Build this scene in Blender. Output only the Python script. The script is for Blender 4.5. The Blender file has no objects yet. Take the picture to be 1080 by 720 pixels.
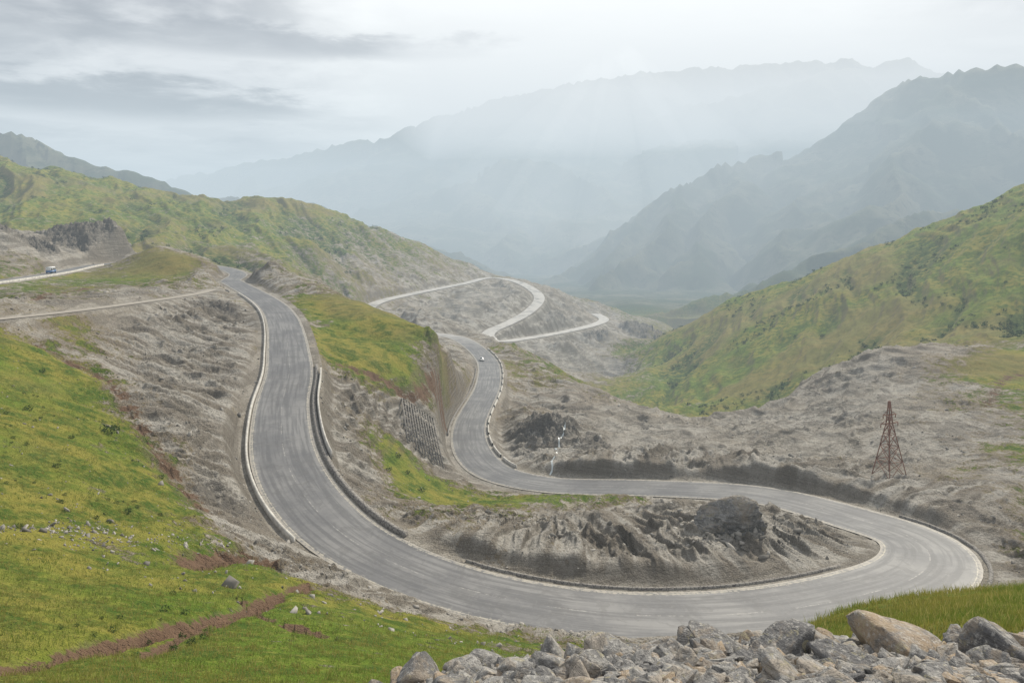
import bpy, bmesh, math, random, time
import numpy as np
from mathutils import Vector, Matrix
random.seed(4); rng=np.random.default_rng(7)
F=800.0
# image pixels (u, v) with an assumed range in metres -> world X,Y,Z in metres
def S(u,v,d):
    return ((u-540)/F*d, d, -(v-230)/F*d)
# ---------------------------------------------------------------- noise
def _h(ix,iy,seed):
    n=(ix.astype(np.int64)*374761393+iy.astype(np.int64)*668265263+seed*1442695041)&0xffffffff
    n=((n^(n>>13))*1274126177)&0xffffffff
    return ((n^(n>>16))&0xffff).astype(np.float32)/65536.0*6.2831853
def perlin(x,y,seed=0):
    ix=np.floor(x);iy=np.floor(y);fx=(x-ix).astype(np.float32);fy=(y-iy).astype(np.float32)
    ux=fx*fx*fx*(fx*(fx*6-15)+10);uy=fy*fy*fy*(fy*(fy*6-15)+10)
    def g(a,b):
        h=_h(ix+a,iy+b,seed);return np.cos(h)*(fx-a)+np.sin(h)*(fy-b)
    n0=g(0,0);n0=n0+ux*(g(1,0)-n0);n1=g(0,1);n1=n1+ux*(g(1,1)-n1)
    return (n0+uy*(n1-n0))*1.5
def fbm(x,y,o=4,seed=0):
    r=0;a=1.0
    for i in range(o):
        r=r+a*perlin(x,y,seed+i);x=x*2.03+3.1;y=y*2.03+1.7;a*=.5
    return r
def ridged(x,y,o=3,seed=0):
    r=0;a=1.0;t=0
    for i in range(o):
        r=r+a*(1-2*np.abs(perlin(x,y,seed+i)));t+=a;x=x*2.1+5.2;y=y*2.1+2.3;a*=.5
    return r/t
def sst(e0,e1,x):
    t=np.clip((x-e0)/(e1-e0),0,1);return t*t*(3-2*t)
C=[(-300,910,2,0),(540,910,2,0),(1400,910,2,0),(540,800,4,0),(1000,770,4,0),(0,1000,4,1),
(420,724,6.5,0),(560,710,6.5,0),(720,694,7,0),(830,686,7.2,0),(950,696,7,0),(1080,684,7.5,0),(1300,670,8,0),(300,850,6.5,1),(0,1000,6.5,1),
(450,900,10,0),(600,880,10,0),(750,850,10,.3),(900,760,10,.7),(1080,720,10,.8),
(1000,662,15,1),(1080,655,15,1),(900,678,16,1),(1080,620,23,1),(980,629,23,1),(890,642,23,1),(800,690,22,.7),(700,760,20,.6),(560,780,20,.6),(400,760,20,1),
(1080,700,35,.5),(980,720,35,.4),(890,740,36,.4),(1080,680,60,.2),(980,690,62,.1),(850,700,60,.1),(1080,630,90,.1),
(560,690,48,.7),(640,685,55,.6),(450,690,38,.9),(450,665,50,.8),(540,672,62,.45),(700,675,68,.5),(850,665,74,.3),
(0,720,22,1),(150,720,24,1),(300,720,26,1),(-200,720,20,1),(0,690,27,1),(150,670,33,1),(300,650,42,.9),(330,635,50,.7),(400,640,56,.5),
(0,640,34,1),(100,620,42,1),(200,610,50,.9),(290,605,58,.75),(0,590,44,.8),(120,580,54,.65),(215,575,64,.75),(330,605,72,.1),(400,635,70,0),
(0,520,58,.9),(100,510,72,.8),(190,520,80,.7),(225,545,80,.25),(0,450,78,.9),(90,440,98,.8),(150,470,92,.65),(180,430,115,0),(230,480,105,0),(250,540,92,0),
(0,390,105,1),(60,385,120,.95),(120,395,130,.2),(200,400,145,0),(250,420,140,0),(-200,380,90,1),(-200,500,55,1),(-200,300,150,.7),
(0,355,122,.7),(70,350,145,.6),(130,350,165,0),(210,350,190,0),(255,345,215,0),(0,336,135,0),(100,325,175,0),(200,311,245,0),
(0,318,185,.3),(60,308,230,.7),(130,297,290,.9),(190,292,310,.6),(185,270,330,1),(165,262,350,.6),(215,288,300,.3),
(0,240,330,0),(30,262,340,0),(60,262,360,0),(90,243,400,0),(130,240,410,0),(165,262,390,.2),(120,262,385,0),(100,265,460,.5),(0,262,450,.5),
(0,240,560,.7),(100,240,560,.7),(200,262,520,.7),(280,280,500,.6),(340,292,540,.4),(0,200,700,.75),(150,220,700,.75),(250,240,720,.75),(330,262,720,.65),(385,285,780,.45),
(-150,120,850,.8),(0,165,850,.8),(100,184,880,.8),(170,203,900,.8),(240,211,930,.8),(300,208,960,.75),(340,221,980,.7),(400,240,1000,.65),(440,256,1020,.6),(480,275,1040,.5),(515,289,1060,.3),
(0,250,1300,.9),(240,300,1300,.9),(400,330,1300,.5),(515,330,1300,.5),(450,330,620,.1),(480,320,760,.1),(530,315,800,.1),(540,330,760,0),(450,285,900,.4),(500,303,930,.1),
(560,350,720,0),(590,335,850,0),(600,365,690,0),(640,355,780,0),(670,340,900,0),(690,350,850,.2),(625,398,650,0),(650,390,700,0),(690,372,850,.5),(700,345,1150,.5),
(560,300,1150,.3),(600,310,1150,.4),(640,325,1100,.4),
(235,283,335,.1),(280,281,320,.1),(320,295,290,.3),(380,319,260,1),(410,331,247,1),(440,345,235,1),(468,362,222,.7),(280,300,400,.2),(340,330,400,.2),(400,355,370,.1),(450,370,330,0),(430,336,560,0),(370,332,520,0),
(345,345,220,.7),(350,380,180,.5),(400,360,212,1),(400,390,187,1),(435,400,192,.9),(455,385,205,.4),(340,420,150,0),(390,430,165,0),(440,440,182,0),(480,420,215,0),(490,390,250,0),(478,450,205,0),
(380,480,138,.1),(410,470,152,.9),(430,510,140,1),(460,530,135,.8),(400,530,118,.2),(460,490,170,0),(490,520,152,.6),
(510,350,440,.1),(545,365,390,.5),(580,385,350,.6),(620,408,310,.3),(650,430,268,0),(540,400,300,.4),(540,430,240,0),(570,432,232,.3),(575,445,212,0),(560,480,185,0),(590,478,196,0),(610,452,232,0),
(620,465,205,0),(640,440,250,0),(700,455,225,0),(600,487,168,0),(700,486,162,0),(640,487,164,0),(780,489,154,0),(830,494,146,0),(780,470,200,0),(760,440,290,0),(860,480,190,0),(900,511,138,0),(965,538,122,0),(1012,571,108,0),
(560,400,480,.2),(620,425,430,.2),(700,450,340,.3),(770,460,350,.3),
(640,402,680,.6),(700,430,500,.9),(770,447,390,.8),(700,380,640,1),(760,400,500,1),(830,400,430,1),(830,350,520,1),(900,340,480,1),(900,290,560,1),(1000,330,420,1),(1000,270,500,1),(1080,340,370,1),(1080,240,470,1),
(660,372,760,1),(700,350,740,1),(760,322,700,1),(830,296,680,1),(900,269,650,1),(980,237,620,1),(1080,195,600,1),(1300,110,580,1),
(760,400,1000,.8),(900,380,1000,.8),(1080,350,1000,.8),(1300,350,1000,.8),
(800,445,320,0),(850,402,315,0),(925,366,305,0),(1000,370,290,.15),(1050,385,270,.9),(1080,400,255,.9),(850,440,250,0),(940,420,230,0),(940,460,185,0),(1030,440,200,.3),(1080,470,170,.6),(880,485,180,0),(940,507,150,0),(1000,510,140,.2),(1080,530,130,.4),(1050,575,113,.2),(1080,600,105,.3),(1300,600,100,.3),(1300,450,200,.5),(925,390,350,.5),
(500,566,94,0),(600,580,93,0),(700,592,93.5,0),(800,600,95,0),(470,552,101,.3),(560,545,115,.2),(600,556,106,0),(520,535,130,.5),(560,525,142,.8),(640,524,144,.6),(700,530,135,.3),(700,565,105,0),(770,545,110,0),(770,575,103,0),(850,550,118,.1),(880,590,103,0)]
ROAD=[(243,296,315),(290,325,240),(305,380,171),(297,430,140),(303,490,114),(350,555,96),(440,605,87.5),(560,637,83.5),(700,650,84),(850,640,89),(970,607,99),(972,572,113),(900,546,127),(800,521,143),(680,514,154),(570,510,163),(510,490,180),(495,450,220),(515,405,288),(512,378,351),(485,357,421),
(455,352,480),(428,347,545),(402,340,610),(388,329,665),(400,318.5,720),(440,309,800),(490,299,920),(512,293.5,1000),(530,294,1010),(550,299,960),(566,309,880),(568,318,830),(556,330,770),(536,341,715),(518,349,680),(515,356,650),(530,360,645),(548,358,680),(590,351,760),(625,343,840),(637,337,900),(628,331,980)]
ROADW=[9,9.5,10,10,10.3,10.3,10.3,10.5,11,12,12.5,12.5,12,10.5,10,10,10.5,10,10,10,10]+[10]*4+[12]*18
ROAD0=[(-250,330,190),(-120,313,215),(-60,305,230),(0,297,260),(60,288,310),(105,279,370),(160,276,420),(220,280,400),(250,288,350),(243,296,315)]
TRACK=[(-200,350,95),(-60,341,120),(0,336,135),(100,325,175),(200,311,245),(225,305,275)]
def catmull(P,W,step):
    P=np.array(P,float);W=np.array(W,float)[:,None];Q=np.hstack([P,W])
    Q=np.vstack([2*Q[0]-Q[1],Q,2*Q[-1]-Q[-2]]);out=[];idx=[]
    for i in range(1,len(Q)-2):
        t=np.linspace(0,1,30,endpoint=False)[:,None]
        a,b,c,d=Q[i-1],Q[i],Q[i+1],Q[i+2]
        out.append(.5*((2*b)+(-a+c)*t+(2*a-5*b+4*c-d)*t*t+(-a+3*b-3*c+d)*t**3));idx.append(t[:,0]+i-1)
    out=np.vstack(out+[Q[-2:-1]]);idx=np.concatenate(idx+[[len(P)-1]])
    L=np.concatenate([[0],np.cumsum(np.linalg.norm(np.diff(out[:,:2],axis=0),axis=1))])
    n=int(L[-1]/step);s=np.linspace(0,L[-1],n)
    R=np.stack([np.interp(s,L,out[:,k]) for k in range(4)],1)
    for _ in range(3):
        R[1:-1]=.25*R[:-2]+.5*R[1:-1]+.25*R[2:]
    return R,s,np.interp(s,L,idx)
R1,s1,i1=catmull([S(*p) for p in ROAD],ROADW,2.5)
R0,s0,i0=catmull([S(*p) for p in ROAD0],[8]*len(ROAD0),2.5)
RT,sT,iT=catmull([S(*p) for p in TRACK],[4]*len(TRACK),2.5)
# ---------------------------------------------------------------- smooth height field in log-range coordinates
pts=[S(*c[:3])+(c[3],) for c in C]
for R in (R1,R0,RT):
    last=None
    for r in R[::2]:
        q=np.array([r[0]/r[1],math.log(r[1])])
        if last is None or np.linalg.norm(q-last)>.045:
            pts.append((r[0],r[1],r[2],-1));last=q
pts=np.array(pts)
qa=pts[:,0]/pts[:,1];qb=np.log(pts[:,1]);w=pts[:,2]/pts[:,1]
def rbf_fit(qa,qb,w,c,lam):
    n=len(qa);K=-np.sqrt((qa[:,None]-qa)**2+(qb[:,None]-qb)**2+c*c)+lam*np.eye(n)
    Pm=np.stack([np.ones(n),qa,qb],1);M=np.block([[K,Pm],[Pm.T,np.zeros((3,3))]])
    return np.linalg.solve(M,np.concatenate([w,np.zeros(3)]))
def rbf_eval(sol,qa,qb,c,A,B):
    n=len(qa);out=sol[n]+sol[n+1]*A+sol[n+2]*B
    for i in range(n): out=out-sol[i]*np.sqrt((A-qa[i])**2+(B-qb[i])**2+c*c)
    return out
cA=np.linspace(-1.3,1.3,400);cB=np.linspace(math.log(1.6),math.log(1300),480)
GA,GB=np.meshgrid(cA,cB)
sol=rbf_fit(qa,qb,w,.012,.0006);Wc=rbf_eval(sol,qa,qb,.012,GA,GB)
mg=pts[:,3]>=0
solg=rbf_fit(qa[mg],qb[mg],pts[mg,3],.01,.01);Gc=rbf_eval(solg,qa[mg],qb[mg],.01,GA,GB)
def bil(G,A,B):
    fa=np.clip((A-cA[0])/(cA[1]-cA[0]),0,len(cA)-1.001);fb=np.clip((B-cB[0])/(cB[1]-cB[0]),0,len(cB)-1.001)
    ia=fa.astype(int);ib=fb.astype(int);ta=fa-ia;tb=fb-ib
    return (G[ib,ia]*(1-ta)+G[ib,ia+1]*ta)*(1-tb)+(G[ib+1,ia]*(1-ta)+G[ib+1,ia+1]*ta)*tb
gA=np.concatenate([np.linspace(-1.3,-.76,60,endpoint=False),np.linspace(-.76,.76,1100),np.linspace(.76,1.3,61)[1:]])
gY=np.exp(np.concatenate([np.linspace(math.log(2),math.log(55),240,endpoint=False),np.linspace(math.log(55),math.log(450),720,endpoint=False),np.linspace(math.log(450),math.log(1300),240,endpoint=False),np.linspace(math.log(1300),math.log(14000),250)]))
A,Y=np.meshgrid(gA,gY);X=A*Y
yc=np.minimum(Y,1250.);Z=bil(Wc,A,np.log(yc))*yc;G=np.clip(bil(Gc,A,np.log(yc)),0,1)
Zf=-165-.02*(Y-1200)
Z=np.where(Y>1250,np.maximum(Z-(Y-1250)*.45,Zf),Z)
G=np.where(Y>1250,.8,G)
def window(P,pad):
    x0,x1=P[:,0].min()-pad,P[:,0].max()+pad;y0=max(P[:,1].min()-pad,2);y1=P[:,1].max()+pad
    j0,j1=np.searchsorted(gY,[y0,y1]);a0=min(x0/y0,x0/y1);a1=max(x1/y0,x1/y1);k0,k1=np.searchsorted(gA,[a0,a1])
    return slice(j0,j1),slice(k0,k1)
def seg_field(R,s,pad,extra=None):
    D=np.full(X.shape,1e6,np.float32);SS=np.zeros(X.shape,np.float32);ZZ=np.zeros(X.shape,np.float32);WW=np.zeros(X.shape,np.float32);SG=np.zeros(X.shape,np.float32)
    st=4
    for i in range(0,len(R)-1,st):
        j=min(i+st,len(R)-1);sl=window(R[i:j+1],pad)
        if sl[0].start>=sl[0].stop or sl[1].start>=sl[1].stop: continue
        x=X[sl];y=Y[sl]
        for k in range(i,j,2):
            a=R[k];b=R[min(k+2,j)];dx,dy=b[0]-a[0],b[1]-a[1];l2=dx*dx+dy*dy+1e-9
            t=np.clip(((x-a[0])*dx+(y-a[1])*dy)/l2,0,1)
            px=x-a[0]-t*dx;py=y-a[1]-t*dy;d=np.sqrt(px*px+py*py)
            m=d<D[sl]
            if not m.any(): continue
            for arr,val in ((D,d),(SS,s[k]+t*(s[min(k+2,j)]-s[k])),(ZZ,a[2]+t*(b[2]-a[2])),(WW,a[3]+t*(b[3]-a[3])),(SG,np.sign(dx*py-dy*px))):
                v=arr[sl];v[m]=val[m]
    return D,SS,ZZ,WW,SG
SP=[([(-300,90,1500),(-100,110,1600),(0,142,1650),(100,174,1700),(200,202,1750),(250,222,1750),(300,260,1700)],.42),
([(150,200,2400),(250,208,2400),(310,209,2350),(350,215,2300),(400,242,2200),(450,268,2100),(520,295,2000)],.42),
([(185,188,5600),(260,172,5400),(380,150,5200),(460,120,5200),(560,95,5400),(640,80,5600),(760,70,6000),(900,60,6200)],.5),
([(330,235,4000),(430,205,3800),(500,192,3800),(540,168,3900),(570,165,3900),(620,190,3600),(650,215,3300),(640,260,3000)],.6),
([(500,192,3800),(510,215,3400),(535,245,3000),(560,275,2700)],.6),([(380,225,3900),(430,245,3400),(480,262,3000),(530,285,2600)],.6),
([(700,120,4800),(760,100,4900),(850,80,4900),(960,60,5000)],.5),
([(1350,20,2700),(1200,50,2700),(1080,72,2700),(1000,78,2750),(972,84,2800),(945,104,2850),(915,122,2900),(870,150,2850),(800,166,2800),(740,186,2700),(690,214,2600),(640,245,2450),(600,270,2300),(570,292,2150)],.55),
([(1300,150,1800),(1150,190,1750),(1040,212,1700),(960,228,1650),(900,246,1600),(830,272,1500),(760,300,1400),(710,322,1300),(680,338,1230)],.45),
([(870,150,2850),(860,190,2400),(850,225,2100),(830,250,1900)],.6),([(1000,78,2750),(975,130,2400),(940,180,2100),(915,215,1850)],.6),
([(800,166,2800),(785,205,2450),(755,245,2150),(720,285,1850)],.6),([(1120,65,2700),(1110,120,2350),(1080,180,2000)],.6),
([(740,186,2700),(715,225,2350),(680,262,2050),(640,300,1750)],.6),([(690,214,2600),(665,245,2350),(630,275,2100),(600,297,1900)],.6)]
fr=np.searchsorted(gY,900);xs=X[fr:];ys=Y[fr:]
wx=xs+fbm(xs/420,ys/420,4,40)*95;wy=ys+fbm(xs/420,ys/420,4,50)*95
ZT=np.full(xs.shape,-1e4)
for n,(sp,slope) in enumerate(SP):
    P=np.array([S(*p) for p in sp]);D=np.full(xs.shape,1e9);ZZ=np.zeros(xs.shape);SS=np.zeros(xs.shape);acc=0
    for a,b in zip(P[:-1],P[1:]):
        dx,dy=b[0]-a[0],b[1]-a[1];l=math.hypot(dx,dy)
        t=np.clip(((wx-a[0])*dx+(wy-a[1])*dy)/(l*l),0,1);d=np.hypot(wx-a[0]-t*dx,wy-a[1]-t*dy)
        m=(d-(a[2]+t*(b[2]-a[2]))/slope)<(D-ZZ/slope)
        D=np.where(m,d,D);ZZ=np.where(m,a[2]+t*(b[2]-a[2]),ZZ);SS=np.where(m,acc+t*l,SS);acc+=l
    rd=ridged(SS/300+n*7,D/2600,3,60+n)
    ZZ=ZZ+fbm(SS/380,SS*0+n,2,33)*16
    h=ZZ-D*slope*(.8+.2*np.exp(-D/300))-(1-rd)*np.minimum(D*.42,165)+fbm(xs/80,ys/80,3,80+n)*np.minimum(3+D*.04,12)
    ZT=np.maximum(ZT,h)
isf=ZT>Z[fr:]
Z[fr:]=np.maximum(Z[fr:],ZT)
G[fr:]=np.where(isf,.75,G[fr:])
DT=np.full(X.shape,1e6,np.float32)
fields=[]
for R,s,pd in ((RT,sT,12),(R0,s0,30),(R1,s1,44)):
    fields.append(seg_field(R,s,pd))
D1,S1,Z1,W1,SG1=fields[2]
for f in fields: DT=np.minimum(DT,f[0]-f[3]/2)
mask=sst(.8,7+Y*.015,DT)
rough=1-G
GUL=np.zeros(X.shape,np.float32)
def gully(region,dirx,diry,lam,lng,amp,seed):
    global Z,GUL
    wa=perlin(X/90,Y/90,seed+9)*18
    a=(X*dirx+Y*diry+wa)/lam;b=(-X*diry+Y*dirx)/lng
    r=ridged(a,b,4,seed)
    Z=Z+region*mask*(r-.6)*amp;GUL=np.maximum(GUL,region*sst(.55,.15,r))
gully(sst(.10,.2,A)*sst(270,340,Y)*(1-sst(850,950,Y)),-.88,.48,42,170,8,501)
gully(sst(-.08,-.2,A)*sst(430,520,Y)*(1-sst(1000,1200,Y)),.87,.49,60,230,13,521)
rp=.25+.75*sst(-.2,.4,fbm(X/26,Y/26,3,71))
wxx=X+perlin(X/9,Y/9,301)*3;wyy=Y+perlin(X/9,Y/9,302)*3
for i,lam in enumerate([160,70,32,14,6.5,3,1.4,.65]):
    wgt=(1-sst(.07,.22,lam/Y))*sst(.0025,.006,lam/Y)
    n=perlin(X/lam+i*3.3,Y/lam-i*1.7,100+i)
    r=1-2*np.abs(perlin(wxx/lam*1.3+i,wyy/lam*1.3,120+i))
    big=rp if lam<10 else .7
    Z+=mask*wgt*lam*(n*(.035+.03*rough*big)+(r*np.abs(r)-.3)*rough*.10*big)
sw=S1+2.5*perlin(S1/12,D1/9,202)
rill=ridged(sw/5.0,D1/34,4,200)
rm=sst(7,13,D1)*(1-sst(26,44,D1))*rough
Z+=np.where(D1<44,(rill-.5)*2.1*rm,0)
STK=np.where(D1<44,np.clip(.5+.6*fbm(sw/2.6,D1/26,4,210),0,1)*sst(5.5,9,D1)*(1-sst(30,44,D1)),0)
STW=np.where(D1<44,sst(5.5,9,D1)*(1-sst(30,44,D1)),0)
bm=np.exp(-(((X+33)/16)**2+((Y-165)/28)**2))*rough
Z+=bm*.6*np.sin(Z/1.9*6.283)*mask
CR=np.zeros(X.shape,np.float32)
def crag(u,v,d,rx,ry,hgt,sd):
    global Z,CR
    x0,y0,_=S(u,v,d);q=np.clip(1-((X-x0)/rx)**2-((Y-y0)/ry)**2,0,1)
    if not (q>0).any(): return
    m=sst(0,.45,q+.25*perlin(X/5,Y/5,sd))*(q>0)*mask
    st=ridged(X/6+sd,Y/6,4,sd)*.6+.4*ridged(X/2.3,Y/2.3+sd,3,sd+3)
    Z=Z+m*hgt*(st-.2);CR=np.maximum(CR,m)
for a in [(575,452,215,11,14,3.6,401),(545,470,196,6,9,2.6,402),(455,548,106,5,5,1.5,404),(520,365,400,10,20,2,405),(100,252,398,28,22,6,406),(10,255,345,22,22,5,407),(270,284,322,16,12,1.6,408),(468,395,222,6,16,2.8,409),(1060,590,108,8,10,2,410),(625,470,200,6,8,1.8,411),(690,345,880,40,60,9,412),(600,345,800,50,40,7,413),(230,545,92,4,6,1.3,414),(220,330,230,14,10,2,415),(460,305,850,30,12,5,416),(700,540,125,7,4,1.0,417),(300,650,50,2.5,5,.5,418)]:
    crag(*a)
SOIL=np.zeros(X.shape,np.float32)
def line_soil(L,wd,dep,amt=1.):
    R,s,_=catmull([S(*p) for p in L],[1]*len(L),1.)
    D,SS,ZZ,WW,SG=seg_field(R,s,8)
    k=np.exp(-(D*(1+.5*perlin(X/1.5,Y/1.5,9))/wd)**2);q=(.6+.5*perlin(SS/3,SS*0,5))
    global SOIL,Z
    SOIL=np.maximum(SOIL,np.clip(k*q*1.5*amt,0,1));Z=Z-np.clip(k*q,0,1)*dep-np.where(SG*(D<6)<0,dep*.6*np.exp(-(D/3)**2),0)*np.clip(q,0,1)
line_soil([(-60,722,23),(0,706,25),(60,690,28.5),(110,680,31),(200,655,38),(260,640,44),(325,616,57)],.55,.75,1)
line_soil([(205,593,58),(235,584,62),(255,575,66),(285,572,70)],1.6,2.1,1.3)
line_soil([(150,690,31),(185,672,35),(215,662,38)],.5,.5,.9)
line_soil([(255,640,46),(290,655,42),(340,668,40)],.5,.5,.8)
line_soil([(40,368,128),(110,405,122),(160,460,98),(205,515,84),(225,545,80)],1.8,.5,.65)
line_soil([(360,385,180),(400,400,184),(440,408,188),(468,372,216)],1.8,.6,.75)
line_soil([(20,322,175),(60,314,215),(120,303,270)],1.8,.6,.85)
line_soil([(1040,440,215),(1060,400,255),(1085,390,262)],2.5,.6,.6)
for D,SS,ZZ,WW,SG in fields:
    hw=WW/2+1.0
    k=1-sst(0,1,(D-hw)/(2.4+Y*.006))
    Z=Z*(1-k)+(ZZ-.12-.25*(D<WW/2-.3))*k
    G=np.where(D<hw+1,G*.15,G)
def gzv(x,y,Arr=None):
    Arr=Z if Arr is None else Arr
    a=x/y;j=np.clip(np.searchsorted(gY,y)-1,0,len(gY)-2);k=np.clip(np.searchsorted(gA,a)-1,0,len(gA)-2)
    ty=(y-gY[j])/(gY[j+1]-gY[j]);ta=(a-gA[k])/(gA[k+1]-gA[k])
    return (Arr[j,k]*(1-ta)+Arr[j,k+1]*ta)*(1-ty)+(Arr[j+1,k]*(1-ta)+Arr[j+1,k+1]*ta)*ty
def gz(x,y): return float(gzv(np.float64(x),np.float64(y)))
# ---------------------------------------------------------------- mesh helpers
def mk(name,V,Fc,mat=None,smooth=False,parent=None):
    V=np.asarray(V,np.float32);Fc=np.asarray(Fc,np.int32);n=Fc.shape[1]
    me=bpy.data.meshes.new(name);me.vertices.add(len(V));me.vertices.foreach_set('co',V.ravel())
    me.loops.add(Fc.size);me.loops.foreach_set('vertex_index',Fc.ravel())
    me.polygons.add(len(Fc));me.polygons.foreach_set('loop_start',np.arange(0,Fc.size,n,dtype=np.int32))
    me.update(calc_edges=True)
    if smooth: me.polygons.foreach_set('use_smooth',np.ones(len(Fc),bool))
    ob=bpy.data.objects.new(name,me);bpy.context.scene.collection.objects.link(ob)
    if mat: me.materials.append(mat)
    if parent: ob.parent=parent
    return ob
def attr(ob,name,arr):
    a=ob.data.attributes.new(name,'FLOAT','POINT');a.data.foreach_set('value',np.asarray(arr,np.float32).ravel())
class NT:
    def __init__(s,name):
        s.m=bpy.data.materials.new(name);s.m.use_nodes=True;s.t=s.m.node_tree;s.t.nodes.clear();s.o=s.t.nodes.new('ShaderNodeOutputMaterial')
    def n(s,ty,**k):
        x=s.t.nodes.new('ShaderNode'+ty)
        for a,b in k.items(): setattr(x,a,b)
        return x
    def l(s,a,b): s.t.links.new(a,b)
    def val(s,x,sock):
        if isinstance(x,(int,float)): sock.default_value=x
        else: s.l(x,sock)
    def math(s,op,a,b=0,clamp=False):
        x=s.n('Math',operation=op,use_clamp=clamp);s.val(a,x.inputs[0]);s.val(b,x.inputs[1]);return x.outputs[0]
    def mix(s,f,a,b,mode='MIX'):
        x=s.n('Mix',data_type='RGBA',blend_type=mode);s.val(f,x.inputs[0])
        for v,i in ((a,6),(b,7)):
            if isinstance(v,tuple): x.inputs[i].default_value=v+(1,)
            else: s.l(v,x.inputs[i])
        return x.outputs[2]
    def noise(s,scale,det=4,rough=.6,vec=None,dist=0):
        x=s.n('TexNoise');x.inputs['Scale'].default_value=scale;x.inputs['Detail'].default_value=det;x.inputs['Roughness'].default_value=rough;x.inputs['Distortion'].default_value=dist
        if vec is not None: s.l(vec,x.inputs['Vector'])
        return x.outputs[0]
    def ramp(s,f,a,b):
        x=s.n('MapRange',interpolation_type='SMOOTHSTEP');s.l(f,x.inputs[0]);x.inputs[1].default_value=a;x.inputs[2].default_value=b;return x.outputs[0]
    def attr(s,name): return s.n('Attribute',attribute_name=name).outputs['Fac']
    def pos(s): return s.n('NewGeometry').outputs['Position']
    def scale(s,vec,xyz):
        x=s.n('VectorMath',operation='MULTIPLY');s.l(vec,x.inputs[0]);x.inputs[1].default_value=xyz;return x.outputs[0]
    def fin(s,col,rough=.95,bump=None,bd=.1,bs=.6,spec=.15):
        b=s.n('BsdfPrincipled')
        if isinstance(col,tuple): b.inputs['Base Color'].default_value=col+(1,)
        else: s.l(col,b.inputs['Base Color'])
        s.val(rough,b.inputs['Roughness']);b.inputs['Specular IOR Level'].default_value=spec
        if bump is not None:
            bb=s.n('Bump');s.l(bump,bb.inputs['Height']);bb.inputs['Distance'].default_value=bd;bb.inputs['Strength'].default_value=bs;s.l(bb.outputs[0],b.inputs['Normal'])
        s.l(b.outputs[0],s.o.inputs[0]);return s.m
t=NT('terrain_turf_and_scree');p=t.pos()
n1=t.noise(.035,5,.65,p);n2=t.noise(.25,5,.7,p);n3=t.noise(1.6,4,.7,p);nb=t.noise(.007,5,.65,p);n4=t.noise(7,3,.7,p)
strat=t.noise(1.,5,.65,t.scale(p,(.07,.05,1.0)),.6)
g=t.attr('grass')
gm=t.math('ADD',g,t.math('MULTIPLY',t.math('SUBTRACT',n1,.5),1.2));gm=t.math('ADD',gm,t.math('MULTIPLY',t.math('SUBTRACT',n2,.5),1.5))
gm=t.math('ADD',gm,t.math('MULTIPLY',t.math('SUBTRACT',n3,.5),.9))
m=t.ramp(gm,.40,.62);edge=t.math('MULTIPLY',t.ramp(gm,.25,.45),.5)
ga=t.mix(t.ramp(n1,.41,.57),(.13,.195,.020),(.26,.235,.045))
ga=t.mix(t.ramp(n2,.42,.62),ga,(.065,.115,.013))
ga=t.mix(t.math('MULTIPLY',t.ramp(n3,.47,.7),.55),ga,(.31,.29,.065))
ga=t.mix(t.math('MULTIPLY',t.ramp(n4,.5,.7),.45),ga,(.045,.075,.012))
ga=t.mix(t.math('MULTIPLY',t.ramp(nb,.46,.58),.6),ga,(.23,.18,.075))
ga=t.mix(t.math('MULTIPLY',t.attr('gully'),t.ramp(n2,.35,.55)),ga,(.055,.09,.016))
ra=t.mix(t.ramp(n1,.38,.62),(.365,.34,.298),(.265,.235,.19))
ra=t.mix(t.ramp(n2,.42,.7),ra,(.41,.38,.33))
ra=t.mix(t.math('MULTIPLY',t.ramp(strat,.47,.58),.65),ra,(.15,.132,.108))
ra=t.mix(t.math('MULTIPLY',t.ramp(strat,.42,.30),.5),ra,(.50,.47,.42))
ra=t.mix(t.math('MULTIPLY',t.attr('streakw'),.7),ra,t.mix(t.ramp(t.attr('streak'),.25,.75),(.15,.125,.095),(.44,.415,.37)))
ra=t.mix(t.math('MULTIPLY',t.ramp(nb,.5,.6),.35),ra,(.30,.245,.18))
ra=t.mix(t.math('MULTIPLY',t.ramp(n3,.50,.64),.6),ra,(.135,.12,.10))
ra=t.mix(t.math('MULTIPLY',t.ramp(n4,.52,.68),.5),ra,(.54,.515,.47))
ra=t.mix(t.math('MULTIPLY',t.ramp(t.math('SUBTRACT',1.0,n4),.53,.66),.45),ra,(.11,.10,.085))
st=t.attr('steep');cr=t.attr('crag')
ra=t.mix(t.math('MULTIPLY',st,.6),ra,(.135,.118,.095))
ra=t.mix(t.math('MULTIPLY',cr,t.ramp(n3,.35,.6)),ra,(.13,.12,.107))
c=t.mix(edge,ra,(.22,.165,.095));c=t.mix(m,c,ga)
c=t.mix(t.math('MULTIPLY',st,t.math('MULTIPLY',m,.5)),c,(.17,.14,.09))
so=t.attr('soil');c=t.mix(t.ramp(t.math('ADD',so,t.math('MULTIPLY',t.math('SUBTRACT',n3,.5),1.3)),.38,.62),c,t.mix(n2,(.09,.055,.035),(.24,.155,.10)))
fa=t.attr('far');fc=t.mix(t.ramp(nb,.4,.62),(.035,.055,.03),(.13,.13,.085));fc=t.mix(t.ramp(n1,.5,.65),fc,(.03,.045,.027));c=t.mix(fa,c,fc)
h=t.math('ADD',t.math('MULTIPLY',n2,.9),t.math('MULTIPLY',n3,.5));h=t.math('ADD',h,t.math('MULTIPLY',n4,.15));h=t.math('ADD',h,t.math('MULTIPLY',strat,t.math('MULTIPLY',t.math('SUBTRACT',1.0,m),.7)))
terrain_mat=t.fin(c,.95,h,1.2,1.,.1)
Ny,Na=X.shape
idx=np.arange(Ny*Na).reshape(Ny,Na)
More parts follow.
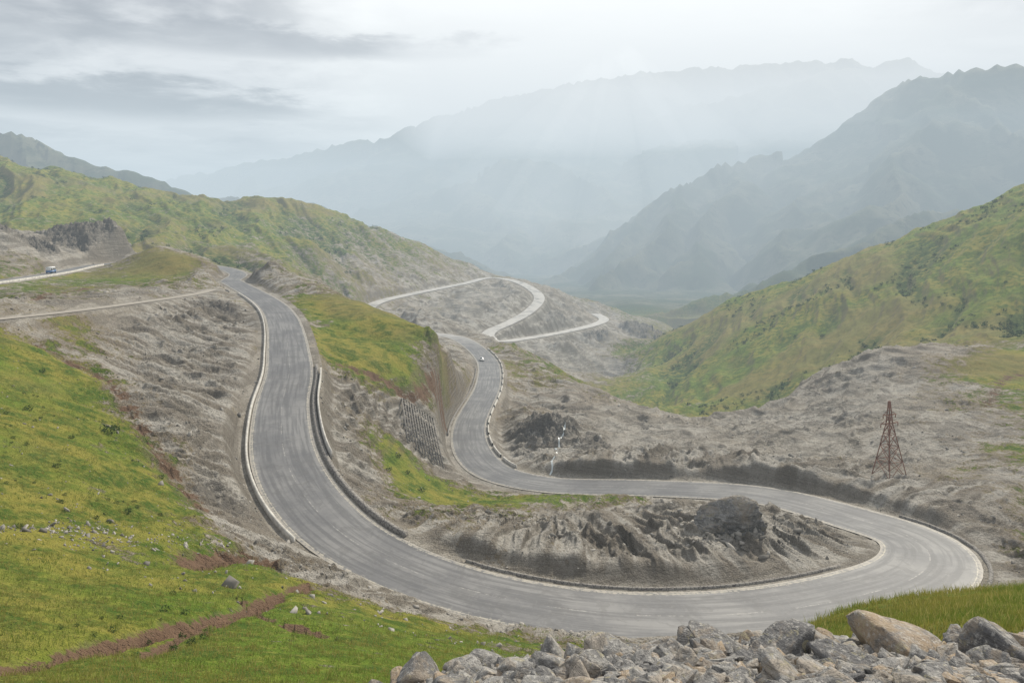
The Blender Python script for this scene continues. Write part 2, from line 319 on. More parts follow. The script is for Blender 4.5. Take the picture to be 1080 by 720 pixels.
Fq=np.stack([idx[:-1,:-1],idx[:-1,1:],idx[1:,1:],idx[1:,:-1]],-1).reshape(-1,4)
ter=mk('mountain_terrain',np.stack([X,Y,Z],-1).reshape(-1,3),Fq,terrain_mat,True)
gy_,gx_=np.gradient(Z);dzdx=gx_/np.gradient(X,axis=1);dzdy=gy_/np.gradient(Y,axis=0)-dzdx*A
slope=np.hypot(dzdx,dzdy)
for nm_,ar_ in (('grass',G),('soil',SOIL),('steep',sst(.65,1.3,slope)),('far',sst(1100,1500,Y)*.9),('crag',CR),('gully',GUL),('streak',STK),('streakw',STW)): attr(ter,nm_,ar_)
# ---------------------------------------------------------------- road
def road_obj(name,R,s,mat):
    T=np.gradient(R[:,:2],axis=0);T/=np.linalg.norm(T,axis=1)[:,None];Nn=np.stack([-T[:,1],T[:,0]],1)
    k=np.linspace(-1,1,9);V=[];UV=[]
    for i in range(len(R)):
        for q in k:
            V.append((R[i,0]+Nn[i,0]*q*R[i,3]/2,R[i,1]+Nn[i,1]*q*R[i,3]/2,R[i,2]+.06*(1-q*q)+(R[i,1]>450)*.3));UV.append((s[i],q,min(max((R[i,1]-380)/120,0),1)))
    m=len(k);I=np.arange(len(R)*m).reshape(-1,m)
    Fc=np.stack([I[:-1,:-1],I[1:,:-1],I[1:,1:],I[:-1,1:]],-1).reshape(-1,4)[:,::-1]
    ob=mk(name,V,Fc,mat,True);UV=np.array(UV);attr(ob,'along',UV[:,0]);attr(ob,'across',UV[:,1]);attr(ob,'far_pale',UV[:,2]);return ob,Nn,T
t=NT('worn_asphalt');p=t.pos();al=t.attr('along');ac=t.attr('across');aa=t.math('ABSOLUTE',ac)
n1=t.noise(.12,5,.6,p);n2=t.noise(2.,5,.7,p);n0=t.noise(.35,5,.7,p,1.)
cv=t.n('CombineXYZ');t.l(t.math('MULTIPLY',al,.03),cv.inputs[0]);t.l(t.math('MULTIPLY',ac,3.5),cv.inputs[1]);nl=t.noise(2.2,4,.6,cv.outputs[0])
c=t.mix(t.ramp(n1,.38,.62),(.145,.144,.146),(.215,.211,.206));c=t.mix(t.math('MULTIPLY',t.ramp(nl,.42,.60),.65),c,(.09,.09,.093))
c=t.mix(t.math('MULTIPLY',t.ramp(n0,.52,.62),.4),c,(.10,.098,.096))
c=t.mix(t.math('MULTIPLY',t.ramp(n2,.5,.75),.35),c,(.26,.25,.235))
e=t.math('LESS_THAN',t.math('ABSOLUTE',t.math('SUBTRACT',aa,.9)),.012);c=t.mix(t.math('MULTIPLY',e,t.ramp(n2,.36,.62)),c,(.62,.57,.44))
e2=t.math('LESS_THAN',aa,.013);dash=t.math('LESS_THAN',t.math('FRACT',t.math('MULTIPLY',al,.1)),.55);c=t.mix(t.math('MULTIPLY',t.math('MULTIPLY',e2,dash),t.math('MULTIPLY',t.ramp(n2,.4,.65),.6)),c,(.48,.46,.42))
du=t.ramp(t.math('ADD',aa,t.math('MULTIPLY',t.math('SUBTRACT',n2,.5),.55)),.84,1.02);c=t.mix(du,c,(.36,.33,.28))
c=t.mix(t.math('MULTIPLY',t.attr('far_pale'),t.ramp(n1,.2,.55)),c,(.47,.45,.415))  # road colour mixed paler with distance
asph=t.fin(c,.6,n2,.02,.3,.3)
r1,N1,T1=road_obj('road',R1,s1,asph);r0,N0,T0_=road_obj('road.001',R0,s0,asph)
t=NT('gravel_track');p=t.pos();c=t.mix(t.noise(.6,5,.7,p),(.27,.24,.2),(.40,.37,.32));trk=t.fin(c,.95)
rt,NT_,TT_=road_obj('dirt_track',RT,sT,trk)
def sweep(name,R,N,ia,i_lo,i_hi,off,wd,ht,mat,base=-.6,gap=None):
    sel=np.where((ia>=i_lo)&(ia<=i_hi))[0];V=[];Fc=[]
    for n,i in enumerate(sel):
        for o,z in ((-wd/2,base),(-wd/2*.8,ht),(wd/2*.8,ht),(wd/2,base)):
            q=R[i,:2]+N[i]*(np.sign(off)*(R[i,3]/2)+off+o);V.append((q[0],q[1],R[i,2]+z))
        if n and not(gap and n%gap==0):
            a=(n-1)*4;b=n*4
            for k in range(3): Fc.append((a+k,a+k+1,b+k+1,b+k))
            Fc.append((a,b,b+3,a+3))
    Fc=Fc+[(0,1,2,3),(len(V)-1,len(V)-2,len(V)-3,len(V)-4)]
    ob=mk(name,V,Fc,mat);bm=bmesh.new();bm.from_mesh(ob.data);bmesh.ops.recalc_face_normals(bm,faces=bm.faces);bm.to_mesh(ob.data);bm.free();return ob
t=NT('pale_concrete');p=t.pos();c=t.mix(t.ramp(t.noise(.8,5,.7,p),.35,.7),(.56,.54,.49),(.34,.32,.29));conc=t.fin(c,.85,t.noise(6,3,.6,p),.03,.4)
t=NT('stone_wall');p=t.pos();v=t.n('TexVoronoi',feature='DISTANCE_TO_EDGE');v.inputs['Scale'].default_value=1.6;t.l(p,v.inputs['Vector'])
c=t.mix(t.noise(1.2,5,.7,p),(.16,.15,.135),(.34,.32,.29));c=t.mix(t.math('LESS_THAN',v.outputs[0],.05),c,(.10,.09,.085));stone=t.fin(c,.9,v.outputs[0],.15,.7)
sweep('concrete_parapet',R1,N1,i1,.5,5.15,-.45,.45,.45,conc)
sweep('stone_parapet_wall',R1,N1,i1,2.1,5.6,.7,.8,.45,stone)
sweep('concrete_parapet',R1,N1,i1,2.2,4.0,1.5,.35,1.0,conc)
sweep('concrete_parapet',R1,N1,i1,15.7,19.4,-.45,.45,.7,conc,gap=5)
sweep('stone_parapet_wall',R1,N1,i1,6.2,9.7,.9,.45,.12,stone)
sweep('stone_parapet_wall',R1,N1,i1,9.9,11.9,-.9,.6,.2,stone)
sweep('stone_parapet_wall',R1,N1,i1,16.8,18.6,.8,.4,.4,stone)
sweep('concrete_parapet',R0,N0,i0,1.,4.9,-.4,.35,.7,conc)
# ---------------------------------------------------------------- rocks
def hull_rock(seed,n=16,flat=.6,bev=.03):
    r=random.Random(seed);bm=bmesh.new()
    for _ in range(n):
        v=Vector((r.uniform(-1,1),r.uniform(-1,1),r.uniform(-1,1)));v/=max(abs(v.x),abs(v.y),abs(v.z))**.85
        bm.verts.new((v.x,v.y*.8,v.z*flat))
    bmesh.ops.convex_hull(bm,input=bm.verts);bmesh.ops.delete(bm,geom=[v for v in bm.verts if not v.link_faces],context='VERTS')
    if n>12:
        bmesh.ops.dissolve_limit(bm,angle_limit=.3,verts=bm.verts[:],edges=bm.edges[:])
        bmesh.ops.bevel(bm,geom=bm.edges[:],offset=bev,segments=1,affect='EDGES',clamp_overlap=True)
    bmesh.ops.triangulate(bm,faces=bm.faces[:]);bm.verts.index_update()
    V=np.array([v.co[:] for v in bm.verts]);Fc=np.array([[v.index for v in f.verts] for f in bm.faces]);bm.free();return V,Fc
def carved_rock(seed,sub=4,npl=22,rg=.06,flat=.6,lo=.5):
    r=np.random.default_rng(seed);bm=bmesh.new();bmesh.ops.create_icosphere(bm,subdivisions=sub,radius=1)
    V=np.array([v.co[:] for v in bm.verts]);Fc=np.array([[v.index for v in f.verts] for f in bm.faces]);bm.free()
    N=r.normal(size=(npl,3));N/=np.linalg.norm(N,axis=1)[:,None];o=r.uniform(lo,1.,npl)
    dp=V@N.T;rr=np.where(dp>.05,o/np.maximum(dp,.05),9).min(1);rr=np.minimum(rr,1.3)
    nz=ridged(V[:,0]*2.2+seed,V[:,1]*2.2+V[:,2]*1.7,4,seed)+.5*perlin(V[:,2]*6,V[:,0]*4+V[:,1]*3,seed+3)
    return V*(rr+rg*(nz-.5))[:,None]*np.array([1,.85,flat]),Fc
big=[hull_rock(i,15,.35+.35*(i%4)/3) for i in range(14)];carved=[carved_rock(900+i,4,11,.045,.4+.35*(i%3)/2) for i in range(12)];small=[hull_rock(50+i,10,.6) for i in range(8)]
def rotm(r,tilt=.6):
    from mathutils import Euler
    return np.array(Euler((r.uniform(-tilt,tilt),r.uniform(-tilt,tilt),r.uniform(0,6.28))).to_matrix())
def scatter(name,items,tpl,mat,tilt=.6,tpl2=None,thr=9,smooth=False):
    VV=[];FF=[];cc=[];o=0;r=random.Random(3)
    for (x,y,z,sz) in items:
        tp=tpl2 if (tpl2 and sz>thr) else tpl
        V,Fc=tp[r.randrange(len(tp))];sc=np.array([sz*r.uniform(.7,1.25),sz*r.uniform(.7,1.1),sz*r.uniform(.6,1.1)])
        V=(V*sc)@rotm(r,tilt).T+np.array([x,y,z]);VV.append(V);FF.append(Fc+o);o+=len(V);cc.append(np.full(len(V),r.random()*(.9 if sz>.2 else 1)))
    ob=mk(name,np.vstack(VV),np.vstack(FF),mat,smooth);attr(ob,'tint',np.concatenate(cc));return ob
def rockmat(name,sc,bd,k=1.):
    t=NT(name);p=t.pos();ti=t.attr('tint');n1=t.noise(3.5*sc,6,.7,p,.4);n2=t.noise(22*sc,5,.75,p);n3=t.noise(1.,5,.7,t.scale(p,(6*sc,3*sc,16*sc)),.5);n5=t.noise(9*sc,5,.8,p,.8)
    q=lambda *a:tuple(v*k for v in a)
    c=t.mix(t.ramp(n1,.35,.65),q(.20,.195,.19),q(.40,.385,.36));c=t.mix(t.math('MULTIPLY',t.math('GREATER_THAN',ti,.84),t.ramp(n1,.3,.55)),c,q(.36,.28,.20))
    c=t.mix(t.math('MULTIPLY',t.math('LESS_THAN',ti,.35),.65),c,q(.11,.11,.115));c=t.mix(t.math('MULTIPLY',t.ramp(n2,.5,.64),.6),c,q(.58,.56,.52))
    c=t.mix(t.math('MULTIPLY',t.ramp(n1,.50,.6),.45),c,q(.31,.235,.155));c=t.mix(t.math('MULTIPLY',t.ramp(n3,.53,.62),.55),c,q(.09,.088,.085))
    c=t.mix(t.math('MULTIPLY',t.ramp(n5,.58,.64),.55),c,q(.40,.36,.22));c=t.mix(t.math('MULTIPLY',t.ramp(t.math('SUBTRACT',1.,n5),.60,.66),.6),c,q(.07,.065,.06))
    return t.fin(c,.85,t.math('ADD',t.math('ADD',n1,n3),t.math('MULTIPLY',n2,.4)),bd,1.,.25)
rockm=rockmat('broken_rock',1.,.06)
items=[]
def crest_d(u): return 6.5+(u-420)/660
for _ in range(5200):
    u=random.uniform(360,1200);d=crest_d(u)+random.uniform(-2.6,.25)
    x=(u-540)/F*d
    sz=random.choice([.03,.04,.05,.07,.07,.1,.13])*random.uniform(.8,1.3)
    items.append((x,d,gz(x,d)+random.uniform(0,.05),sz))
for u,dd,sz in ((590,-.3,.32),(440,-.2,.22),(735,.0,.2),(660,-.1,.22),(830,.0,.21),(945,-1.2,.34),(1045,-.2,.34),(1075,-1.1,.42),(1000,-.6,.26),(520,-.3,.22),(700,-.5,.27),(780,-.2,.22),(880,-.2,.17),(860,-1.1,.3),(640,-.9,.24),(560,-.8,.28),(1130,0,.4),(490,-.5,.17),(915,-.3,.17),(760,-1.,.3),(800,.0,.18),(850,.1,.15),(680,-.9,.26),(600,-1.2,.2),(820,-1.4,.3),(1060,-1.8,.28),(900,-1.8,.26),(720,.1,.16),(965,.0,.14),(610,.0,.17),(760,.05,.18)):
    d=crest_d(u)+dd;x=(u-540)/F*d;items.append((x,d,gz(x,d)+sz*.18,sz))
scatter('rock_pile',items,big,rockm,.5,carved,.145)
V,Fc=carved_rock(983,5,11,.10,.8,.4)
ox,oy,_=S(770,560,107);ob=mk('rock_outcrop',V*np.array([6.6,4.2,4.0])+np.array([ox,oy,gz(ox,oy)-.1]),Fc,rockmat('dark_outcrop_rock',.12,.6,.8),False);attr(ob,'tint',np.full(len(V),.5))
ii=[]
N=42000;a=rng.uniform(-.75,.75,N);y=np.exp(rng.uniform(math.log(45),math.log(420),N));x=a*y
gr=gzv(x,y,G);zz=gzv(x,y);dt=gzv(x,y,DT.astype(float));rr_=gzv(x,y,rp)
keep=(gr<.35)&(dt>1.2);cl=perlin(x/9,y/9,77)+.1*rng.normal(size=N)
keep&=(cl>.0)&(rng.random(N)<rr_)
for k in np.where(keep)[0]: ii.append((x[k],y[k],zz[k],min(.11*math.exp(rng.normal()*.65)*(y[k]/110)**.5,1.0)))
for k in np.where((gr>.5)&(y<160)&(rng.random(N)<.06))[0]: ii.append((x[k],y[k],zz[k],.12*math.exp(rng.normal()*.5)))
for _ in range(90):
    px,py=ox+random.gauss(0,5),oy+random.gauss(0,3.5);ii.append((px,py,gz(px,py)+.1,random.uniform(.2,.8)))
N=420;u=rng.uniform(-20,230,N);sp_=rng.normal(size=N)*2.6+3*np.sin(u/30);x=(u-540)/F*(50+u*.06);y=50+u*.06+sp_
for k in range(N): ii.append((x[k],y[k],gz(x[k],y[k]),.085*math.exp(rng.normal()*.5)))
t=NT('scree_stone');p=t.pos();ti=t.attr('tint');c=t.mix(ti,(.14,.13,.115),(.42,.395,.355));scm=t.fin(c,.9)
scatter('scree_boulders',ii,small,scm,1.)
# ---------------------------------------------------------------- grass & shrubs
def blades(name,x,y,z,hh,nb,mat,spread,bw):
    n=len(x);k=n*nb;X_=np.repeat(x,nb)+rng.normal(size=k)*np.repeat(spread,nb);Y_=np.repeat(y,nb)+rng.normal(size=k)*np.repeat(spread,nb);Zb=np.repeat(z,nb)-.03;H=np.repeat(hh,nb)*rng.uniform(.5,1.2,k)
    th=rng.uniform(0,6.283,k);lx=rng.normal(size=k)*.3*H;ly=rng.normal(size=k)*.3*H;w=np.repeat(bw,nb)
    V=np.stack([np.stack([X_-np.cos(th)*w,Y_-np.sin(th)*w,Zb],1),np.stack([X_+np.cos(th)*w,Y_+np.sin(th)*w,Zb],1),np.stack([X_+lx,Y_+ly,Zb+H],1)],1).reshape(-1,3)
    ob=mk(name,V,np.arange(k*3).reshape(-1,3),mat);attr(ob,'tint',np.repeat(rng.random(k),3));return ob
t=NT('grass_blades');p=t.pos();ti=t.attr('tint');c=t.mix(t.ramp(t.noise(.25,4,.6,p),.4,.62),(.13,.19,.022),(.27,.245,.05));c=t.mix(t.ramp(ti,.65,.98),c,(.42,.36,.13))
b=t.n('BsdfPrincipled');t.l(c,b.inputs['Base Color']);b.inputs['Roughness'].default_value=.8;tr=t.n('BsdfTranslucent');t.l(c,tr.inputs[0]);ms=t.n('MixShader');ms.inputs[0].default_value=.4;t.l(b.outputs[0],ms.inputs[1]);t.l(tr.outputs[0],ms.inputs[2]);t.l(ms.outputs[0],t.o.inputs[0]);gm_=t.m
N=60000;a=rng.uniform(-.8,.8,N);y=np.exp(rng.uniform(math.log(9),math.log(120),N));x=a*y;gr=gzv(x,y,G)+.4*perlin(x/2,y/2,31)+.4*perlin(x/9,y/9,33);so=gzv(x,y,SOIL.astype(float))
k=(gr>.65)&(so<.3);x,y=x[k],y[k];blades('grass_tufts',x,y,gzv(x,y),.10+.0012*y+.12*rng.random(len(x)),6,gm_,.05+.0012*y,.006+.00022*y)
N=9000;u=rng.uniform(560,1140,N);d=rng.uniform(7.5,24,N);x=(u-540)/F*d;k=gzv(x,d,G)>.2;x=x[k];d=d[k]
blades('dry_grass',x,d,gzv(x,d),.08+.24*rng.random(len(x))**2,8,gm_,np.full(len(x),.06),np.full(len(x),.006))
def leafclump(name,items,mat,nl=46):
    V=[];tt=[]
    for (x,y,z,s) in items:
        n=nl if y>200 else nl*3
        dirs=rng.normal(size=(n,3));dirs/=np.linalg.norm(dirs,axis=1)[:,None];r=rng.uniform(.45,1,n)**.6*(1+.35*np.sin(dirs[:,0]*4+x)*np.cos(dirs[:,1]*5+y))
        c=dirs*r[:,None]*s*np.array([1,1,.7])+np.array([x,y,z+s*.45]);l=s*(.22 if y>200 else .13)
        for q in range(3): 
            V.append(c+rng.normal(size=(n,3))*l)
        k=len(V)-3;tri=np.stack(V[k:],1).reshape(-1,3);V=V[:k]+[tri];tt.append(np.repeat(rng.random(n),3))
    V=np.vstack(V);ob=mk(name,V,np.arange(len(V)).reshape(-1,3),mat);attr(ob,'tint',np.concatenate(tt));return ob
t=NT('shrub_foliage');c=t.mix(t.attr('tint'),(.03,.06,.012),(.085,.13,.028));shm=t.fin(c,.8)
it=[]
for u,v,d,s in ((115,462,92,.9),(122,456,94,.7),(108,440,98,.45),(60,500,72,.4),(45,395,112,.5),(30,430,90,.5),(75,470,84,.35),(170,500,84,.4),(20,560,52,.3),(135,545,66,.35),(420,470,150,.6),(410,500,140,.6),(445,520,138,.7),(430,490,146,.5)):
    x,y,_=S(u,v,d);it.append((x,y,gz(x,y),s))
N=6000;u=rng.uniform(640,1120,N);d=rng.uniform(330,760,N);x=(u-540)/F*d;gr=gzv(x,d,G);cl=fbm(x/45,d/45,3,90)+.5*gzv(x,d,GUL.astype(float))
for k in np.where((gr>.75)&(cl>.42))[0]: it.append((x[k],d[k],gz(x[k],d[k]),rng.uniform(.4,1.5)))
N=1600;u=rng.uniform(-60,500,N);d=rng.uniform(480,980,N);x=(u-540)/F*d;gr=gzv(x,d,G);cl=fbm(x/60,d/60,3,95)+.5*gzv(x,d,GUL.astype(float))
for k in np.where((gr>.5)&(cl>.45))[0]: it.append((x[k],d[k],gz(x[k],d[k]),rng.uniform(1,2.2)))
N=500;u=rng.uniform(-20,220,N);d=rng.uniform(30,125,N);x=(u-540)/F*d;gr=gzv(x,d,G);cl=perlin(x/10,d/10,97)
for k in np.where((gr>.7)&(cl>.25))[0]: it.append((x[k],d[k],gz(x[k],d[k]),rng.uniform(.1,.28)))
leafclump('shrubs',it,shm)
# ---------------------------------------------------------------- pylon
def beams(name,segs,mat,parent=None):
    V=[];Fc=[]
    for a,b,r in segs:
        a=Vector(a);b=Vector(b);q=(b-a).to_track_quat('Z','Y');o=len(V)
        for p_ in (a,b):
            for sx,sy in ((-1,-1),(1,-1),(1,1),(-1,1)): V.append(tuple(p_+q@Vector((sx*r,sy*r,0))))
        Fc+= [(o,o+1,o+5,o+4),(o+1,o+2,o+6,o+5),(o+2,o+3,o+7,o+6),(o+3,o,o+4,o+7),(o+3,o+2,o+1,o),(o+4,o+5,o+6,o+7)]
    return mk(name,V,Fc,mat,parent=parent)
t=NT('rusted_steel');p=t.pos();rust=t.fin(t.mix(t.noise(1.5,4,.6,p),(.18,.09,.06),(.33,.19,.14)),.8)
px,py,_=S(938,509,150);pz=gz(px,py)-.2
pyl=bpy.data.objects.new('lattice_power_pylon',None);bpy.context.scene.collection.objects.link(pyl);pyl.location=(px,py,pz);pyl.rotation_euler=(0,0,.35)
segs=[];lv=[0,3.2,6,8.4,10.4,12.1,14.8];hwid=lambda z:2.2-(2.2-.42)*min(z/10.4,1) if z<10.4 else .42-.3*(z-10.4)/4.4
cor=lambda z:[(sx*hwid(z),sy*hwid(z),z) for sx,sy in((-1,-1),(1,-1),(1,1),(-1,1))]
for z0,z1 in zip(lv[:-1],lv[1:]):
    c0,c1=cor(z0),cor(z1)
    for i in range(4):
        segs.append((c0[i],c1[i],.09));j=(i+1)%4;segs+=[(c0[i],c1[j],.04),(c0[j],c1[i],.04),(c1[i],c1[j],.045)]
beams('lattice_frame',segs,rust,pyl)
arm=[]
for z,l in((10.4,2.2),(12.1,1.6)):
    for s_ in(-1,1):
        for q in(-.4,.4): arm.append(((0,q,z),(s_*l,0,z+.1),.05))
        arm.append(((0,0,z+1.1),(s_*l,0,z+.1),.04));arm.append(((s_*l,0,z+.1),(s_*l,0,z-.6),.06))
beams('cross_arms',arm,rust,pyl)
# ---------------------------------------------------------------- vehicles
def solid(col,r=.35,spec=.5,nm='paint'):
    t=NT(nm);p=t.pos();return t.fin(t.mix(t.noise(3,3,.5,p),col,tuple(c*.85 for c in col)),r,spec=spec)
whitep=solid((.75,.75,.73),nm='white_paint');bluep=solid((.06,.16,.36),nm='blue_paint');glass=solid((.03,.04,.05),.1,nm='window_glass');rub=solid((.02,.02,.02),.8,nm='tyre_rubber');lamp=solid((.6,.55,.45),.2,nm='lamp_lens')
def loft(name,secs,mat,parent):
    V=[];Fc=[]
    for x,w_,z0,z1 in secs: V+=[(x,-w_,z0),(x,w_,z0),(x,w_*.94,z1),(x,-w_*.94,z1)]
    for i in range(len(secs)-1):
        a=i*4;b=a+4
        for k in range(4): Fc.append((a+k,a+(k+1)%4,b+(k+1)%4,b+k))
    Fc+=[(3,2,1,0),tuple(len(V)-4+k for k in range(4))]
    ob=mk(name,V,Fc,mat,parent=parent);bm=bmesh.new();bm.from_mesh(ob.data);bmesh.ops.recalc_face_normals(bm,faces=bm.faces);bmesh.ops.bevel(bm,geom=bm.edges[:],offset=.04,segments=2,affect='EDGES',clamp_overlap=True);bm.to_mesh(ob.data);bm.free();return ob
def wheels(par,xs,hw,r):
    n=0
    for xx in xs:
        for sg in(-1,1):
            bm=bmesh.new();bmesh.ops.create_cone(bm,cap_ends=True,segments=20,radius1=r,radius2=r,depth=.24,matrix=Matrix.Translation((xx,sg*(hw-.08),r))@Matrix.Rotation(math.pi/2,4,'X'))
            me=bpy.data.meshes.new('wheel');bm.to_mesh(me);bm.free();n+=1;ob=bpy.data.objects.new('wheel_%d'%n,me);bpy.context.scene.collection.objects.link(ob);ob.parent=par;me.materials.append(rub)
def place(name,R,T,s_,sarr,off,flip=1):
    i=int(np.argmin(abs(sarr-s_)));e=bpy.data.objects.new(name,None);bpy.context.scene.collection.objects.link(e)
    n=np.array([-T[i,1],T[i,0]]);q=R[i,:2]+n*off;e.location=(q[0],q[1],R[i,2]+.06);tz=(R[min(i+1,len(R)-1),2]-R[i-1,2])/(5.);h=math.atan2(T[i,1]*flip,T[i,0]*flip)
    e.rotation_euler=(0,-math.atan(tz)*flip,h);return e
ic=float(np.interp(18.9,i1,s1))
car=place('white_car',R1,T1,ic,s1,2.2,-1)
loft('body',[(-2.2,.82,.35,.85),(-1.9,.88,.28,.95),(.9,.9,.25,.95),(1.9,.86,.28,.82),(2.25,.78,.35,.68)],whitep,car)
loft('cabin_glass',[(-1.75,.76,.93,.96),(-1.1,.74,.93,1.36),(.3,.74,.93,1.38),(1.1,.76,.9,.95)],glass,car)
loft('roof',[(-1.15,.70,1.35,1.42),(.32,.70,1.35,1.43)],whitep,car);loft('headlamps',[(2.15,.7,.55,.68),(2.29,.66,.57,.66)],lamp,car);wheels(car,(-1.35,1.4),.88,.32)
iv=float(np.interp(4.0,i0,s0))
van=place('minibus',R0,T0_,iv,s0,1.8,1)
loft('lower_body',[(-3.3,.95,.4,1.25),(2.5,1.0,.4,1.25),(3.1,.95,.4,1.15)],bluep,van);loft('window_band',[(-3.28,.93,1.26,2.0),(2.1,.97,1.26,2.0),(2.75,.93,1.26,1.35)],glass,van)
loft('upper_body',[(-3.32,.95,2.01,2.6),(1.6,.98,2.01,2.65),(2.2,.93,2.01,2.15)],whitep,van)
for i in range(5): loft('pillar_%d'%i,[(-3.3+i*1.25,.98,1.24,2.03),(-3.12+i*1.25,.98,1.24,2.03)],whitep,van)
wheels(van,(-2.0,2.0),1.0,.42)
# ---------------------------------------------------------------- slope retaining grid
tl,tr,br,bl=[S(*p) for p in((424,440,183),(457,442,187),(468,490,168),(430,482,163))]
tl,tr,br,bl=[Vector((p[0],p[1],gz(p[0],p[1])+.1)) for p in(tl,tr,br,bl)]
segs=[]
for i in range(13):
    f=i/12;segs.append((tl.lerp(tr,f),bl.lerp(br,f),.12))
for j in range(9):
    f=j/8;segs.append((tl.lerp(bl,f)+Vector((0,0,.05)),tr.lerp(br,f)+Vector((0,0,.05)),.10))
beams('retaining_wall',segs,stone)
t=NT('stream_water');t.fin((.42,.46,.46),.3,t.noise(2,4,.6,t.pos()),.1,.5,.5);wat=t.m
def ribbon(name,L,w0,mat):
    R,s,_=catmull([S(*p) for p in L],[w0]*len(L),.8);V=[];Fc=[]
    for i,r in enumerate(R):
        T=R[min(i+1,len(R)-1),:2]-R[max(i-1,0),:2];T/=np.linalg.norm(T);n=np.array([-T[1],T[0]]);w_=w0*(.5+.5*math.sin(i*1.3)**2)
        for q in(-1,1): V.append((r[0]+n[0]*q*w_+.3*math.sin(i*.7),r[1]+n[1]*q*w_,gz(r[0]+n[0]*q*w_+.3*math.sin(i*.7),r[1]+n[1]*q*w_)+.07))
        if i: Fc.append((2*i-2,2*i-1,2*i+1,2*i))
    mk(name,V,Fc,mat,True)
ribbon('stream',[(580,503,169),(583,497,174),(590,487,184),(586,477,196),(600,463,214)],.28,wat)
# ---------------------------------------------------------------- haze and cloud volumes: absorption plus emission painted in for scattered light
def airmat(name,dens,col,emi=None):
    m=bpy.data.materials.new(name);m.use_nodes=True;t=m.node_tree;t.nodes.clear();o=t.nodes.new('ShaderNodeOutputMaterial')
    a=t.nodes.new('ShaderNodeVolumeAbsorption');a.inputs['Color'].default_value=(0,0,0,1);a.inputs['Density'].default_value=dens
    e=t.nodes.new('ShaderNodeEmission');e.inputs[0].default_value=tuple(col)+(1,);e.inputs[1].default_value=dens if emi is None else emi
    ad=t.nodes.new('ShaderNodeAddShader');t.links.new(a.outputs[0],ad.inputs[0]);t.links.new(e.outputs[0],ad.inputs[1]);t.links.new(ad.outputs[0],o.inputs['Volume']);return m
def airbox(name,lo,hi,dens,col):
    V=[(x,y,z) for x in(lo[0],hi[0]) for y in(lo[1],hi[1]) for z in(lo[2],hi[2])]
    Fc=[(0,1,3,2),(4,6,7,5),(0,4,5,1),(2,3,7,6),(0,2,6,4),(1,5,7,3)]
    return mk(name,V,Fc,airmat(name,dens,col))
airbox('haze',(-20000,-300,-900),(20000,7500,330),.00030,(.56,.665,.735))
airbox('haze.001',(-19000,1400,-890),(19000,7400,480),.00021,(.80,.885,.93))
airbox('low_cloud',(-500,2600,340),(18500,9500,900),.0007,(1.0,1.01,1.02))
bm_=airmat('glowing_shaft',.00004,(1,.98,.94),.0004)  # self-glowing cones added to imitate shafts of sunlight
for (xa,za,xb,zb,yy,r) in ((400,640,340,-120,3000,95),(380,650,60,-60,3200,110),(440,640,620,-40,2900,80),(430,660,880,60,3000,90),(360,650,-180,40,3300,90)):
    a=Vector((xa,yy,za));b=Vector((xb,yy-350,zb));q=(b-a).to_track_quat('Z','Y');V=[];n=28
    for p_,rr in((a,r*.45),(b,r*1.5)):
        for k in range(n): V.append(tuple(p_+q@Vector((rr*math.cos(k*6.2832/n),rr*math.sin(k*6.2832/n),0))))
    bmh=bmesh.new();vs=[bmh.verts.new(v) for v in V]
    for k in range(n): bmh.faces.new((vs[k],vs[(k+1)%n],vs[n+(k+1)%n],vs[n+k]))
    bmh.faces.new(vs[:n][::-1]);bmh.faces.new(vs[n:]);bmesh.ops.recalc_face_normals(bmh,faces=bmh.faces)
    me=bpy.data.meshes.new('sunbeam');bmh.to_mesh(me);bmh.free();me.materials.append(bm_);bpy.context.scene.collection.objects.link(bpy.data.objects.new('sunbeam',me))
# ---------------------------------------------------------------- world, sun, camera
w=bpy.data.worlds.new('World');bpy.context.scene.world=w;w.use_nodes=True;nt=w.node_tree;nt.nodes.clear()
class WN(NT):
    def __init__(s): s.t=nt;s.o=nt.nodes.new('ShaderNodeOutputWorld')
t=WN();tc=t.n('TexCoord').outputs['Generated'];sx=t.n('SeparateXYZ');t.l(tc,sx.inputs[0])
zz=t.math('ADD',t.math('MAXIMUM',sx.outputs[2],0),.10)
cv=t.n('CombineXYZ');t.l(t.math('DIVIDE',sx.outputs[0],zz),cv.inputs[0]);t.l(t.math('DIVIDE',sx.outputs[1],zz),cv.inputs[1])
nz=t.noise(.8,7,.55,cv.outputs[0],.4);nz2=t.noise(2.0,5,.6,cv.outputs[0],.2)
vd=t.n('VectorMath',operation='DOT_PRODUCT');t.l(tc,vd.inputs[0]);el,az=math.radians(38),math.radians(38)
ga_=math.radians(8);vd.inputs[1].default_value=(math.sin(ga_)*.96,math.cos(ga_)*.96,.26)
glow=t.ramp(vd.outputs['Value'],.86,.99)
cl=t.math('ADD',t.math('MULTIPLY',t.ramp(nz,.42,.57),.6),t.math('MULTIPLY',t.ramp(nz2,.38,.62),.4))
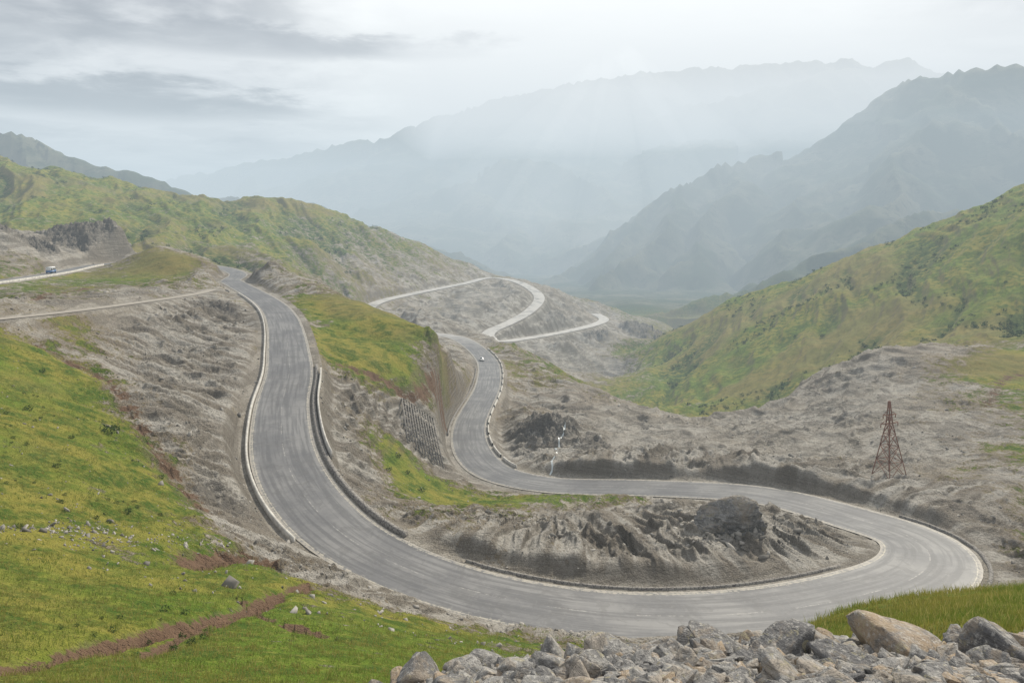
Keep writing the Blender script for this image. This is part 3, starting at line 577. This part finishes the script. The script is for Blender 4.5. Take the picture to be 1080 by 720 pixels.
col=t.mix(cl,(.48,.49,.53),(1.08,1.08,1.09));col=t.mix(t.math('MULTIPLY',glow,.85),col,(1.6,1.6,1.56))
def bank(cx,cz,rx,rz,col,dark,amt):
    a=t.math('POWER',t.math('ABSOLUTE',t.math('DIVIDE',t.math('SUBTRACT',sx.outputs[0],cx),rx)),2.)
    b=t.math('POWER',t.math('ABSOLUTE',t.math('DIVIDE',t.math('SUBTRACT',t.math('ADD',sx.outputs[2],t.math('MULTIPLY',t.math('SUBTRACT',nz2,.5),.06)),cz),rz)),2.)
    f=t.math('ADD',t.math('ADD',a,b),t.math('MULTIPLY',t.math('SUBTRACT',nz2,.5),2.4))
    return t.mix(t.math('MULTIPLY',t.ramp(f,1.2,.0),amt),col,dark)
col=bank(-.46,.140,.22,.030,col,(.24,.25,.29),.85);col=bank(-.30,.215,.30,.020,col,(.42,.43,.47),.7);col=bank(-.60,.225,.2,.03,col,(.40,.41,.45),.6)
sky=t.n('TexSky',sky_type='NISHITA');sky.sun_disc=False;sky.sun_elevation=el;sky.sun_rotation=az
b1=t.n('Background');t.l(sky.outputs[0],b1.inputs[0]);b1.inputs[1].default_value=.08
b2=t.n('Background');t.l(col,b2.inputs[0]);b2.inputs[1].default_value=.9
mx=t.n('MixShader');mx.inputs[0].default_value=.92;t.l(b1.outputs[0],mx.inputs[1]);t.l(b2.outputs[0],mx.inputs[2]);t.l(mx.outputs[0],t.o.inputs[0])
sl=bpy.data.lights.new('sun','SUN');sl.energy=5.0;sl.angle=math.radians(2.5);sl.color=(1,.93,.80);so_=bpy.data.objects.new('sun',sl);bpy.context.scene.collection.objects.link(so_)
so_.rotation_euler=(-(math.pi/2-el),0,-az)
cam=bpy.data.cameras.new('camera');cam.sensor_width=36;cam.lens=F/1080*36;cam.shift_y=-130/1080;cam.clip_end=40000;cam.clip_start=.1
co=bpy.data.objects.new('camera',cam);bpy.context.scene.collection.objects.link(co);co.rotation_euler=(math.pi/2,0,0);bpy.context.scene.camera=co
sc=bpy.context.scene;sc.view_settings.view_transform='Standard';sc.view_settings.look='None';sc.view_settings.exposure=0
